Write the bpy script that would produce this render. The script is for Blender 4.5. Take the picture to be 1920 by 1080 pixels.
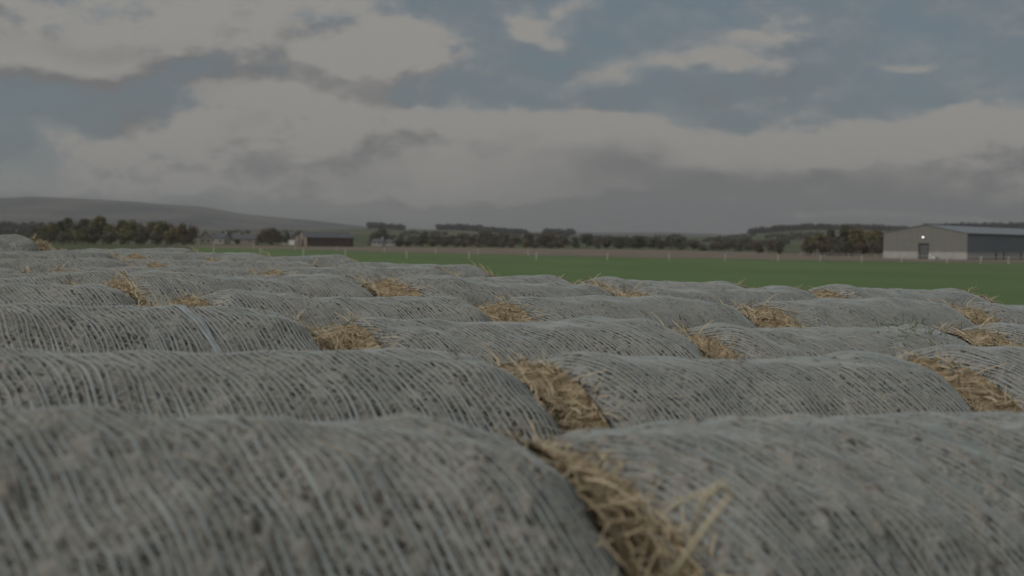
import bpy, math, random
import numpy as np
from mathutils import Vector, Matrix

# ------------------------------------------------------------------ camera, world, sun, exposure
for o in list(bpy.data.objects):
    bpy.data.objects.remove(o)
scene = bpy.context.scene
C = scene.collection
R_ = math.radians
FPX, ZC, ROLL = 2800.0, 1.60, 0.0125          # focal length in 1920-pixels, eye height, camera roll
def yh(px): return 440.0 + ROLL * px          # row of the true horizon at a picture column

cd = bpy.data.cameras.new('camera')
cam = bpy.data.objects.new('camera', cd); C.objects.link(cam)
cd.sensor_width = 36.0
cd.lens = 36.0 * FPX / 1920.0
cd.clip_start = 0.05; cd.clip_end = 40000
pitch = math.atan((540 - yh(960)) / FPX)
cam.matrix_world = (Matrix.Translation((0, 0, ZC)) @ Matrix.Rotation(R_(90) - pitch, 4, 'X')
                    @ Matrix.Rotation(ROLL, 4, 'Z'))
cd.dof.use_dof = True
cd.dof.focus_distance = 8.0
cd.dof.aperture_fstop = 3.5
scene.camera = cam

SUN_EL, SUN_AZ = R_(38), R_(-125)             # azimuth from +Y towards +X: behind the camera, to the left
EXPOSURE = -1.25
scene.view_settings.view_transform = 'Standard'
scene.view_settings.look = 'None'
scene.view_settings.gamma = 1.0
scene.view_settings.use_curve_mapping = False
scene.view_settings.exposure = EXPOSURE

class NT:
    """small helper for node trees"""
    def __init__(s, tree): s.t = tree; s.n = tree.nodes; s.l = tree.links
    def put(s, sock, v):
        if hasattr(v, 'is_output'): s.l.new(v, sock)
        elif v is not None: sock.default_value = v
    def node(s, kind, **kw):
        nd = s.n.new(kind)
        for k, v in kw.items(): setattr(nd, k, v)
        return nd
    def math(s, op, a, b=None, c=None, clamp=False):
        nd = s.node('ShaderNodeMath', operation=op, use_clamp=clamp)
        for i, v in enumerate((a, b, c)):
            if v is not None: s.put(nd.inputs[i], v)
        return nd.outputs[0]
    def vmath(s, op, a, b=None, out=0):
        nd = s.node('ShaderNodeVectorMath', operation=op)
        s.put(nd.inputs[0], a)
        if b is not None: s.put(nd.inputs[1], b)
        return nd.outputs[out]
    def smooth(s, v, a, b, lo=0.0, hi=1.0):
        nd = s.node('ShaderNodeMapRange', interpolation_type='SMOOTHSTEP')
        s.put(nd.inputs[0], v); s.put(nd.inputs[1], a); s.put(nd.inputs[2], b)
        s.put(nd.inputs[3], lo); s.put(nd.inputs[4], hi)
        return nd.outputs[0]
    def mix(s, f, a, b, blend='MIX'):
        nd = s.node('ShaderNodeMix', data_type='RGBA', blend_type=blend)
        s.put(nd.inputs[0], f)
        s.put(nd.inputs[6], a if hasattr(a, 'is_output') else (*a, 1)[:4])
        s.put(nd.inputs[7], b if hasattr(b, 'is_output') else (*b, 1)[:4])
        return nd.outputs[2]
    def noise(s, vec, scale, detail=4, rough=0.5, dist=0.0, out=0):
        nd = s.node('ShaderNodeTexNoise')
        s.put(nd.inputs['Vector'], vec); nd.inputs['Scale'].default_value = scale
        nd.inputs['Detail'].default_value = detail; nd.inputs['Roughness'].default_value = rough
        nd.inputs['Distortion'].default_value = dist
        return nd.outputs[out]
    def combine(s, x, y, z):
        nd = s.node('ShaderNodeCombineXYZ')
        for i, v in enumerate((x, y, z)): s.put(nd.inputs[i], v)
        return nd.outputs[0]
    def bump(s, h, strength, dist):
        nd = s.node('ShaderNodeBump')
        nd.inputs['Strength'].default_value = strength; nd.inputs['Distance'].default_value = dist
        s.put(nd.inputs['Height'], h)
        return nd.outputs[0]

world = bpy.data.worlds.new('World'); scene.world = world
world.use_nodes = True
W = NT(world.node_tree); W.n.clear()
SKY_STRENGTH = 0.11
def build_sky():
    sky = W.node('ShaderNodeTexSky', sky_type='NISHITA')
    sky.sun_disc = False; sky.sun_elevation = SUN_EL; sky.sun_rotation = SUN_AZ
    sky.air_density = 1.0; sky.dust_density = 1.2; sky.ozone_density = 1.5
    tc = W.node('ShaderNodeTexCoord').outputs['Generated']
    sep = W.node('ShaderNodeSeparateXYZ'); W.put(sep.inputs[0], tc)
    x, y, z = sep.outputs
    az = W.math('ARCTAN2', x, y)
    el = W.math('ARCSINE', z)
    # cloud layer: noise in direction space, stretched along the horizon
    dirv = W.vmath('MULTIPLY', tc, (1.0, 1.0, 1.9))
    fb = W.noise(dirv, 7.0, 7, 0.54, 0.25)
    fine = W.noise(dirv, 34.0, 8, 0.64, 0.15)
    warp = W.noise(dirv, 9.0, 3, 0.5, 0.0, out=1)
    wv = W.vmath('MULTIPLY', W.vmath('SUBTRACT', warp, (0.5, 0.5, 0.5)), (0.11, 0.055, 0))
    p = W.vmath('ADD', W.combine(az, el, 0.0), wv)
    def field(pv, lst=None):
        tot = None
        # each cloud bank of the day: centre and half-size in radians (azimuth, elevation), weight
        for px, py, sx, sy, w in (lst or CLOUDS):
            a, e = math.atan((px - 960) / FPX), math.atan((yh(px) - py) / FPX)
            d = W.vmath('MULTIPLY', W.vmath('SUBTRACT', pv, (a, e, 0)), (FPX / sx, FPX / sy, 0))
            b = W.smooth(W.vmath('LENGTH', d, out=1), 1.25, 0.1, 0.0, w)
            tot = b if tot is None else W.math('ADD', tot, b)
        return tot
    # away from the banks listed below the cover goes on as broken cloud
    away = W.smooth(W.math('MAXIMUM', W.math('MULTIPLY', W.math('ABSOLUTE', az), 0.5), W.math('ABSOLUTE', el)), 0.17, 0.26)
    near_horizon = W.smooth(el, 0.075, 0.005, 0.0, 0.9)
    def dens(pv):
        f = W.math('ADD', field(pv), W.math('MULTIPLY', away, 0.32))
        return f
    noise_amp = W.math('ADD', W.math('MULTIPLY', W.math('SUBTRACT', fb, 0.5), 1.35),
                       W.math('MULTIPLY', W.math('SUBTRACT', fine, 0.5), 1.35))
    d0 = W.math('ADD', dens(p), noise_amp)
    pup = W.vmath('ADD', p, (-0.008, 0.022, 0))
    dirv2 = W.vmath('ADD', dirv, (-0.008, 0.0, 0.030))
    n2 = W.math('ADD', W.math('MULTIPLY', W.math('SUBTRACT', W.noise(dirv2, 7.0, 7, 0.54, 0.25), 0.5), 1.35),
                W.math('MULTIPLY', W.math('SUBTRACT', W.noise(dirv2, 34.0, 8, 0.64, 0.15), 0.5), 1.35))
    d1 = W.math('ADD', dens(pup), n2)
    alpha = W.smooth(d0, 0.0, 0.55)
    veil = W.smooth(d0, -0.35, 0.35, 0.0, 0.5)
    alpha = W.math('MAXIMUM', alpha, W.math('MULTIPLY', veil, 0.8))
    alpha = W.math('MAXIMUM', alpha, near_horizon)
    lit = W.smooth(W.math('SUBTRACT', d0, W.math('MULTIPLY', d1, 0.85)), -0.27, 0.36)
    lit = W.math('MULTIPLY', lit, W.smooth(el, 0.0, 0.06, 0.85, 1.0))
    lit = W.math('ADD', lit, field(p, BRIGHT), clamp=True)              # sunlit heads
    thick = field(W.vmath('ADD', p, wv), THICK)       # heavier, greyer bases
    lit = W.math('MULTIPLY', lit, W.math('SUBTRACT', 1.0, thick, clamp=True))
    k = CLOUD_K / SKY_STRENGTH
    ccol = W.mix(lit, (0.40 * k, 0.40 * k, 0.405 * k), (0.72 * k, 0.70 * k, 0.66 * k))
    # the moist lower air greys the clear sky
    blue = W.mix(0.72, sky.outputs[0], (0.36 * k, 0.46 * k, 0.53 * k))
    col = W.mix(alpha, blue, ccol)
    bg = W.node('ShaderNodeBackground'); bg.inputs[1].default_value = SKY_STRENGTH
    W.put(bg.inputs[0], col)
    out = W.node('ShaderNodeOutputWorld'); W.put(out.inputs[0], bg.outputs[0])
CLOUD_K = 1.0
BRIGHT = [(200, 360, 300, 50, 0.55), (520, 385, 320, 40, 0.40), (840, 385, 320, 40, 0.25), (430, 290, 280, 60, 0.28), (680, 170, 190, 85, 0.30), (1720, 408, 260, 12, 0.5), (1250, 255, 200, 40, 0.22), (850, 260, 130, 40, .2)]
THICK = [(1560, 355, 560, 62, 0.75), (1130, 345, 330, 45, 0.40), (620, 300, 190, 26, 0.30), (140, 120, 170, 40, 0.30), (300, 200, 200, 40, 0.25)]
CLOUDS = [
    (120, 60, 420, 95, 0.58), (40, 140, 200, 60, 0.80), (180, 165, 170, 45, 0.55), (690, 110, 130, 60, 0.4), (480, 190, 160, 50, 0.35), (1740, 408, 300, 14, 0.4), (330, 95, 230, 60, 0.42), (560, 60, 220, 80, 0.42),
    (700, 130, 150, 90, 0.55), (560, 210, 260, 80, 0.60), (430, 265, 260, 60, 0.55), (740, 240, 220, 70, 0.62),
    (170, 300, 140, 50, 0.42), (260, 360, 330, 40, 0.42), (640, 330, 420, 60, 0.68), (900, 350, 380, 70, 0.68),
    (560, 0, 200, 40, 0.35), (1025, 50, 105, 42, 0.72), (1088, 12, 40, 26, 0.45), (1150, 145, 110, 36, 0.5),
    (1290, 115, 130, 24, 0.42), (1420, 85, 150, 20, 0.48), (1150, 260, 240, 50, 0.55), (1330, 270, 330, 60, 0.62),
    (1640, 260, 340, 55, 0.50), (1850, 245, 220, 50, 0.55), (1500, 340, 700, 70, 0.5), (1690, 130, 90, 9, 0.4),
    (1100, 330, 420, 70, 0.4), (950, 255, 150, 45, 0.5), (1860, 330, 260, 55, 0.4), (90, 130, 160, 30, 0.2),
]
build_sky()

sd = bpy.data.lights.new('sun', 'SUN'); sun = bpy.data.objects.new('sun', sd); C.objects.link(sun)
sd.energy = 2.2; sd.angle = R_(18); sd.color = (1.0, 0.95, 0.88)
sdir = Vector((math.sin(SUN_AZ) * math.cos(SUN_EL), math.cos(SUN_AZ) * math.cos(SUN_EL), math.sin(SUN_EL)))
sun.rotation_euler = sdir.to_track_quat('Z', 'Y').to_euler()
sun.location = (0, 0, 60)

# ------------------------------------------------------------------ helpers
rnd = random.Random(7)
def tag(o, label=None, cat=None, group=None, kind=None):
    for k, v in (('label', label), ('category', cat), ('group', group), ('kind', kind)):
        if v: o[k] = v
    return o
def mesh_np(name, V, quads=None, tris=None, mat=None, smooth=False, mats=None, mi=None):
    me = bpy.data.meshes.new(name)
    V = np.asarray(V, dtype=np.float32).reshape(-1, 3)
    loops = []; starts = []; tot = []
    n = 0
    if quads is not None and len(quads):
        q = np.asarray(quads, dtype=np.int32).reshape(-1, 4)
        loops.append(q.ravel()); starts.append(np.arange(len(q)) * 4 + n); tot.append(np.full(len(q), 4)); n += q.size
    if tris is not None and len(tris):
        t = np.asarray(tris, dtype=np.int32).reshape(-1, 3)
        loops.append(t.ravel()); starts.append(np.arange(len(t)) * 3 + n); tot.append(np.full(len(t), 3)); n += t.size
    L = np.concatenate(loops); S = np.concatenate(starts).astype(np.int32)
    me.vertices.add(len(V)); me.vertices.foreach_set('co', V.ravel())
    me.loops.add(len(L)); me.loops.foreach_set('vertex_index', L)
    me.polygons.add(len(S)); me.polygons.foreach_set('loop_start', S)
    if mats is not None:
        for m in mats: me.materials.append(m)
        me.polygons.foreach_set('material_index', np.asarray(mi, dtype=np.int32))
    elif mat is not None:
        me.materials.append(mat)
    me.update(calc_edges=True)
    me.validate()
    if smooth: me.polygons.foreach_set('use_smooth', np.ones(len(me.polygons), dtype=bool))
    return me
def link(name, me, parent=None, loc=(0, 0, 0), rot=(0, 0, 0), scale=None):
    o = bpy.data.objects.new(name, me); C.objects.link(o)
    o.location = loc; o.rotation_euler = rot
    if scale is not None: o.scale = (scale,) * 3 if not hasattr(scale, '__len__') else scale
    if parent is not None: o.parent = parent
    return o
def empty(name, loc, rz=0, scale=None):
    o = bpy.data.objects.new(name, None); C.objects.link(o)
    o.location = loc; o.rotation_euler = (0, 0, rz); o.empty_display_size = 0.3
    if scale is not None: o.scale = (scale,) * 3
    return o
class MB:
    """collects boxes, tubes and polygons for one mesh"""
    def __init__(s): s.v = []; s.f = []
    def add(s, vs, fs):
        b = len(s.v); s.v += [tuple(v) for v in vs]; s.f += [tuple(i + b for i in f) for f in fs]; return s
    def box(s, x0, x1, y0, y1, z0, z1):
        return s.add([(x0, y0, z0), (x1, y0, z0), (x1, y1, z0), (x0, y1, z0), (x0, y0, z1), (x1, y0, z1), (x1, y1, z1), (x0, y1, z1)],
                     [(0, 3, 2, 1), (4, 5, 6, 7), (0, 1, 5, 4), (1, 2, 6, 5), (2, 3, 7, 6), (3, 0, 4, 7)])
    def prism(s, poly, d0, d1, axis='y'):
        """extrude an (a, z) polygon along axis from d0 to d1"""
        n = len(poly)
        mk = (lambda a, z, d: (a, d, z)) if axis == 'y' else (lambda a, z, d: (d, a, z))
        vs = [mk(a, z, d0) for a, z in poly] + [mk(a, z, d1) for a, z in poly]
        fs = [tuple(range(n)), tuple(range(2 * n - 1, n - 1, -1))] + [(i, i + n, (i + 1) % n + n, (i + 1) % n) for i in range(n)]
        return s.add(vs, fs)
    def tube(s, pts, rad, n=6):
        pts = [Vector(p) for p in pts]
        rad = rad if hasattr(rad, '__len__') else [rad] * len(pts)
        rings = []
        for i, p in enumerate(pts):
            t = (pts[min(i + 1, len(pts) - 1)] - pts[max(i - 1, 0)]).normalized()
            a = t.cross(Vector((0, 0, 1)))
            if a.length < 0.1: a = t.cross(Vector((1, 0, 0)))
            a.normalize(); b = t.cross(a)
            rings += [p + (a * math.cos(2 * math.pi * k / n) + b * math.sin(2 * math.pi * k / n)) * rad[i] for k in range(n)]
        fs = []
        for i in range(len(pts) - 1):
            for k in range(n):
                fs.append((i * n + k, i * n + (k + 1) % n, (i + 1) * n + (k + 1) % n, (i + 1) * n + k))
        fs.append(tuple(range(n - 1, -1, -1))); fs.append(tuple(range((len(pts) - 1) * n, len(pts) * n)))
        return s.add(rings, fs)
    def mesh(s, name, mat, smooth=False):
        me = bpy.data.meshes.new(name); me.from_pydata(s.v, [], s.f); me.update()
        if mat: me.materials.append(mat)
        if smooth:
            for p in me.polygons: p.use_smooth = True
        return me
    def build(s, name, mat, parent=None, loc=(0, 0, 0), rot=(0, 0, 0), smooth=False):
        return link(name, s.mesh(name, mat, smooth), parent, loc, rot)

# ------------------------------------------------------------------ materials
def material(name, rough=0.9, spec=0.15):
    m = bpy.data.materials.new(name); m.use_nodes = True
    t = NT(m.node_tree)
    b = t.n['Principled BSDF']
    b.inputs['Roughness'].default_value = rough
    b.inputs['Specular IOR Level'].default_value = spec
    return m, t, b
def plain(name, col, rough=0.85, var=0.12, scale=3.0, spec=0.2):
    m, t, b = material(name, rough, spec)
    co = t.node('ShaderNodeTexCoord').outputs['Object']
    n = t.noise(co, scale, 5, 0.6)
    c = t.mix(t.smooth(n, 0.3, 0.7), tuple(v * (1 - var) for v in col), tuple(v * (1 + var) for v in col))
    t.put(b.inputs['Base Color'], c)
    return m

def mat_bale_core():
    m, t, b = material('weathered_straw', 0.95, 0.08)
    co = t.node('ShaderNodeTexCoord').outputs['Object']
    oi = t.node('ShaderNodeObjectInfo').outputs['Random']
    cs = t.vmath('ADD', co, t.combine(t.math('MULTIPLY', oi, 37.0), t.math('MULTIPLY', oi, 11.0), 0.0))
    big = t.noise(cs, 2.2, 4, 0.55)
    mid = t.noise(t.vmath('MULTIPLY', cs, (1.0, 1.6, 1.6)), 17.0, 5, 0.62, 0.6)
    fine = t.noise(t.vmath('MULTIPLY', cs, (1.0, 1.0, 1.0)), 85.0, 4, 0.6)
    c = t.mix(t.smooth(big, 0.34, 0.66), (0.46, 0.455, 0.425), (0.53, 0.495, 0.44))
    c = t.mix(t.smooth(mid, 0.36, 0.60), (0.37, 0.345, 0.305), c)
    c = t.mix(t.smooth(fine, 0.30, 0.62, 0.4, 0.0), c, (0.25, 0.23, 0.19))
    # shade in the net's hollows, painted into the colour: one per cell, uneven
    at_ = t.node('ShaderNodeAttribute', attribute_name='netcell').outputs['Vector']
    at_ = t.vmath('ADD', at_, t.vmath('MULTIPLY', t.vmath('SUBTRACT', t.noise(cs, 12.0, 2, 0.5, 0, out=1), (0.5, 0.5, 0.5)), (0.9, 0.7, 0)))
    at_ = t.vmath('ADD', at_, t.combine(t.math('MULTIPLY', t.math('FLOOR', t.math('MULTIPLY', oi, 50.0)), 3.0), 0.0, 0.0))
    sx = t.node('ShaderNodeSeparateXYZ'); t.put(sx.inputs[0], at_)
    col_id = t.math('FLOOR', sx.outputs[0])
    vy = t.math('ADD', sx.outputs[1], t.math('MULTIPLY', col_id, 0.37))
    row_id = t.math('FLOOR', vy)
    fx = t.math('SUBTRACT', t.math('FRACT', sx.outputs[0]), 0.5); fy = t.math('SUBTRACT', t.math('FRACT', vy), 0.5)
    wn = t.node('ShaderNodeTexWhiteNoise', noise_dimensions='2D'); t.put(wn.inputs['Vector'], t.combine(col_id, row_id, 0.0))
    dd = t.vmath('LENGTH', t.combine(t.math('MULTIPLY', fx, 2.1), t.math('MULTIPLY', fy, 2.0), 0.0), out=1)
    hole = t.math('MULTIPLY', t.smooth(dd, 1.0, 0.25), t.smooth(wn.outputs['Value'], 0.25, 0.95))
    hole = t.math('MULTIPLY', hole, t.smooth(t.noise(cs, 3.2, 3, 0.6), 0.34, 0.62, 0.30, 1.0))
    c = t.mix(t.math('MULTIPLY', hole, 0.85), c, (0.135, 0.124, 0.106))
    t.put(b.inputs['Base Color'], c)
    hgt = t.math('SUBTRACT', t.math('ADD', t.math('MULTIPLY', mid, 0.8), t.math('MULTIPLY', fine, 0.35)), t.math('MULTIPLY', hole, 0.9))
    t.put(b.inputs['Normal'], t.bump(hgt, 0.9, 0.02))
    return m
def mat_net():
    m, t, b = material('net_thread', 0.7, 0.2)
    co = t.node('ShaderNodeTexCoord').outputs['Object']
    oi = t.node('ShaderNodeObjectInfo').outputs['Random']
    cs = t.vmath('ADD', co, t.combine(t.math('MULTIPLY', oi, 23.0), 0.0, t.math('MULTIPLY', oi, 7.0)))
    n = t.noise(cs, 6.0, 5, 0.6)
    c = t.mix(t.smooth(n, 0.35, 0.65), (0.375, 0.415, 0.40), (0.475, 0.50, 0.48))
    d = t.noise(cs, 40.0, 3, 0.6)
    c = t.mix(t.smooth(d, 0.55, 0.75, 0.0, 0.6), c, (0.38, 0.365, 0.33))
    t.put(b.inputs['Base Color'], c)
    return m
def mat_straw(name, a, bcol, dark):
    m, t, b = material(name, 0.75, 0.2)
    geo = t.node('ShaderNodeNewGeometry').outputs['Random Per Island']
    co = t.node('ShaderNodeTexCoord').outputs['Object']
    n = t.noise(co, 5.0, 4, 0.6)
    c = t.mix(geo, a, bcol)
    c = t.mix(t.smooth(t.math('FRACT', t.math('MULTIPLY', geo, 7.31)), 0.70, 0.95), c, dark)
    c = t.mix(t.smooth(n, 0.40, 0.62, 0.6, 0.0), c, dark)
    t.put(b.inputs['Base Color'], c)
    return m
def mat_straw_face():
    m, t, b = material('packed_straw', 0.95, 0.1)
    co = t.node('ShaderNodeTexCoord').outputs['Object']
    n1 = t.noise(t.vmath('MULTIPLY', co, (1, 1, 2.5)), 14.0, 6, 0.65, 0.8)
    n2 = t.noise(co, 60.0, 4, 0.6, 0.5)
    c = t.mix(t.smooth(n1, 0.35, 0.65), (0.36, 0.28, 0.175), (0.68, 0.55, 0.36))
    c = t.mix(t.smooth(n2, 0.35, 0.6, 0.5, 0.0), c, (0.17, 0.125, 0.075))
    t.put(b.inputs['Base Color'], c)
    t.put(b.inputs['Normal'], t.bump(t.math('ADD', n1, t.math('MULTIPLY', n2, 0.5)), 1.0, 0.03))
    return m
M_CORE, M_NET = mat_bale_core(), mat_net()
M_TAIL = plain('net_tail_film', (0.44, 0.485, 0.49), 0.7, 0.2, 14.0)
M_STRAW = mat_straw('loose_straw', (0.66, 0.55, 0.37), (0.88, 0.77, 0.55), (0.38, 0.295, 0.19))
M_STRAW_PALE = mat_straw('pale_straw', (0.70, 0.62, 0.44), (0.82, 0.74, 0.54), (0.60, 0.52, 0.36))
M_FACE = mat_straw_face()
M_MATTED = mat_straw('matted_straw', (0.38, 0.355, 0.305), (0.58, 0.525, 0.43), (0.27, 0.245, 0.20))

def mat_foliage(name):
    m, t, b = material(name, 0.8, 0.15)
    col = t.node('ShaderNodeObjectInfo').outputs['Color']
    isl = t.node('ShaderNodeNewGeometry').outputs['Random Per Island']
    co = t.node('ShaderNodeTexCoord').outputs['Object']
    n = t.noise(co, 0.7, 3, 0.55)
    v = t.math('ADD', t.math('MULTIPLY', isl, 0.55), t.math('MULTIPLY', t.smooth(n, 0.3, 0.7), 0.6))
    lo = t.mix(1.0, col, (0.55, 0.55, 0.58), 'MULTIPLY')
    hi = t.mix(1.0, col, (1.55, 1.42, 1.25), 'MULTIPLY')
    t.put(b.inputs['Base Color'], t.mix(v, lo, hi))
    return m
M_LEAF = mat_foliage('leaves')
M_BARK = plain('bark', (0.10, 0.085, 0.07), 0.95, 0.3, 4.0)

def mat_grass(name, a, bcol, streak, scale=1.0):
    m, t, b = material(name, 0.9, 0.1)
    co = t.node('ShaderNodeTexCoord').outputs['Object']
    n1 = t.noise(t.vmath('MULTIPLY', co, (1.0, 0.35, 1.0)), 0.035 * scale, 4, 0.55)
    n2 = t.noise(t.vmath('MULTIPLY', co, (1.0, 0.25, 1.0)), 0.5 * scale, 6, 0.62)
    n3 = t.noise(co, 14.0, 4, 0.6)
    c = t.mix(t.smooth(n1, 0.35, 0.65), a, bcol)
    c = t.mix(t.smooth(n2, 0.50, 0.72, 0.0, 0.55), c, streak)
    c = t.mix(t.smooth(n3, 0.35, 0.65, 0.0, 0.30), c, tuple(v * 0.6 for v in a))
    t.put(b.inputs['Base Color'], c)
    t.put(b.inputs['Normal'], t.bump(n3, 0.6, 0.05))
    return m
M_FIELD = mat_grass('pasture', (0.158, 0.242, 0.096), (0.190, 0.278, 0.114), (0.21, 0.25, 0.12))
M_ROUGH = mat_grass('rough_grass', (0.27, 0.228, 0.178), (0.34, 0.275, 0.22), (0.20, 0.20, 0.125), 3.0)
def mat_ground():
    m, t, b = material('countryside', 0.95, 0.1)
    co = t.node('ShaderNodeTexCoord').outputs['Object']
    sep = t.node('ShaderNodeSeparateXYZ'); t.put(sep.inputs[0], co)
    r = t.vmath('LENGTH', co, out=1)
    vor = t.node('ShaderNodeTexVoronoi', voronoi_dimensions='2D'); t.put(vor.inputs['Vector'], co); vor.inputs['Scale'].default_value = 0.0045
    rs = t.node('ShaderNodeSeparateColor'); t.put(rs.inputs[0], vor.outputs['Color'])
    n = t.noise(co, 0.02, 5, 0.6)
    far = t.mix(rs.outputs[0], (0.085, 0.13, 0.05), (0.20, 0.185, 0.12))
    far = t.mix(t.smooth(n, 0.4, 0.65, 0.0, 0.5), far, (0.13, 0.13, 0.075))
    near = t.mix(t.smooth(t.noise(co, 1.5, 5, 0.6), 0.4, 0.6), (0.14, 0.115, 0.07), (0.10, 0.125, 0.05))
    c = t.mix(t.smooth(r, 40.0, 120.0), near, far)
    # moorland above the fields: heather and bleached grass
    mo = t.noise(t.vmath('MULTIPLY', co, (1.0, 0.5, 4.0)), 0.0035, 6, 0.6, 0.5)
    moor = t.mix(t.smooth(mo, 0.38, 0.62), (0.070, 0.072, 0.078), (0.20, 0.185, 0.165))
    c = t.mix(t.smooth(r, 3000.0, 4200.0), c, moor)
    t.put(b.inputs['Base Color'], c)
    return m
M_GROUND = mat_ground()

# ------------------------------------------------------------------ terrain
PSI = R_(30)                                   # the bale rows run to the right and away from the camera
AX = Vector((math.cos(PSI), math.sin(PSI), 0)); PX = Vector((-math.sin(PSI), math.cos(PSI), 0))
RB, LB, SQ = 0.65, 1.42, 0.97                   # bale radius, length, settled height factor
ROWD = [2.38, 3.74, 5.15, 6.58, 8.02, 9.46, 10.90, 12.34, 13.78, 15.22, 16.66, 18.1]
ROWH = [0.330, 0.335, 0.319, 0.283, 0.262, 0.243, 0.226, 0.205, 0.187, 0.165, 0.150, 0.14]   # eye above bale tops
BASE = [ZC - h - 2 * RB * SQ for h in ROWH]
def smooth(a, b, v):
    t = np.clip((v - a) / (b - a), 0, 1); return t * t * (3 - 2 * t)
MOOR_X = [-2500, -1200, -400, 0, 60, 150, 250, 310, 370, 450, 520, 600, 680, 800, 960, 1100, 1250, 1400, 2000, 3000]
MOOR_P = [30, 45, 60, 63, 66.5, 65, 61, 57, 55, 43, 37, 31, 23, 19, 17, 17, 19, 15, 12, 14]
RIDG_X = [-2500, -500, 0, 300, 480, 600, 700, 760, 850, 960, 1060, 1200, 1300, 1400, 1460, 1520, 1600, 1680, 1790, 1920, 2400, 3500]
RIDG_P = [16, 10, 12, 12, 14, 15, 20, 17, 19, 14, 12, 13, 12, 16, 23, 27, 28, 26, 31, 33, 33, 26]
def lateral(x, y):                              # the stack yard falls gently to the right
    return 0.055 * np.clip(-x, 0.0, 2.0) * (1 - smooth(6.0, 10.0, y)) - 0.035 * np.clip(x, 0, 1.0) - 0.012 * np.clip(x - 1, 0, 5)
def ground(x, y):
    x = np.asarray(x, dtype=float); y = np.asarray(y, dtype=float)
    r = np.hypot(x, y)
    dp = -x * math.sin(PSI) + y * math.cos(PSI)
    near = np.interp(dp, ROWD, BASE)
    near = near + lateral(x, y)
    z = near * (1 - smooth(24, 90, r)) - 1.55 * smooth(24, 240, r)
    az = np.arctan2(x, y)
    px = 960 + FPX * np.tan(np.clip(az, -0.9, 0.9))
    ridge = np.interp(px, RIDG_X, RIDG_P) / FPX * 2500 + ZC + 1.5
    moor = np.interp(px, MOOR_X, MOOR_P) / FPX * 6500 + ZC + 1.5
    mel = smooth(1100, 2500, r)
    z = z + ridge * mel * (1 - smooth(2600, 4200, r) * 0.75)
    m2 = moor * smooth(3400, 6500, r) * (1 - smooth(6600, 9500, r) * 0.5)
    z = np.where(r > 2600, np.maximum(z, m2), z)
    und = np.sin(x * 0.0021 + 1.3) * np.cos(y * 0.0017) * 1.2 * smooth(700, 2000, r)
    return z + und * (1 - smooth(2000, 2500, r))
def gz(x, y): return float(ground(x, y))
def at(px, Y):                                  # a place on the ground, Y metres out
    X = (px - 960) / FPX * Y
    return (X, Y, gz(X, Y))

def build_ground():
    rr = np.concatenate([[0.0], np.geomspace(0.8, 9000, 150)])
    fr = np.linspace(-0.46, 0.46, 261)
    rest = np.linspace(0.46, 2 * math.pi - 0.46, 121)[1:-1]
    azs = np.concatenate([fr, rest])
    Rg, Ag = np.meshgrid(rr[1:], azs, indexing='ij')
    X = Rg * np.sin(Ag); Y = Rg * np.cos(Ag); Z = ground(X, Y)
    rng = np.random.default_rng(3)
    V = np.concatenate([[[0, 0, gz(0, 0)]], np.stack([X, Y, Z], -1).reshape(-1, 3)])
    na = len(azs); nr = len(rr) - 1
    i = np.arange(nr - 1)[:, None]; k = np.arange(na)[None, :]; k2 = (k + 1) % na
    q = np.stack([1 + i * na + k, 1 + i * na + k2, 1 + (i + 1) * na + k2, 1 + (i + 1) * na + k], -1)[..., ::-1]
    tr = np.stack([np.zeros(na, int), 1 + (np.arange(na) + 1) % na, 1 + np.arange(na)], -1)
    tag(link('ground', mesh_np('ground', V, q, tr, M_GROUND, True)), kind='structure')
build_ground()

def sheet(name, mat, outline_near, outline_far, lift, nu=60, nv=40):
    """a draped sheet between two polylines given as (px, distance)"""
    u = np.linspace(0, 1, nu)
    def poly(o):
        o = np.array(o, float); t = np.linspace(0, 1, len(o))
        return np.interp(u, t, o[:, 0]), np.interp(u, t, o[:, 1])
    pn, dn = poly(outline_near); pf, df = poly(outline_far)
    v = np.linspace(0, 1, nv)[:, None] ** 1.6
    D = dn * (df / dn) ** v; P = pn + (pf - pn) * v
    X = (P - 960) / FPX * D; Y = D + 0 * X
    Z = ground(X, Y) + lift
    V = np.stack([X, Y, Z], -1)
    i = np.arange(nv - 1)[:, None]; k = np.arange(nu - 1)[None, :]
    q = np.stack([i * nu + k, i * nu + k + 1, (i + 1) * nu + k + 1, (i + 1) * nu + k], -1)
    return tag(link(name, mesh_np(name, V, q, None, mat, True)), kind='structure')
FAR_EDGE = [(355, 470), (420, 440), (500, 425), (760, 360), (1000, 330), (1240, 305), (1500, 298), (1760, 292), (2000, 290), (2900, 285)]
sheet('grass_field', M_FIELD, [(430, 19), (640, 14.5), (1500, 7.5), (2900, 5)], FAR_EDGE, 0.02, 90, 60)
sheet('rough_grass_strip', M_ROUGH, [(p, d + 0.5) for p, d in FAR_EDGE], [(300, 560), (420, 560), (600, 580), (900, 640), (1240, 640), (1500, 520), (1920, 420), (2900, 400)], 0.05, 90, 20)

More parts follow.
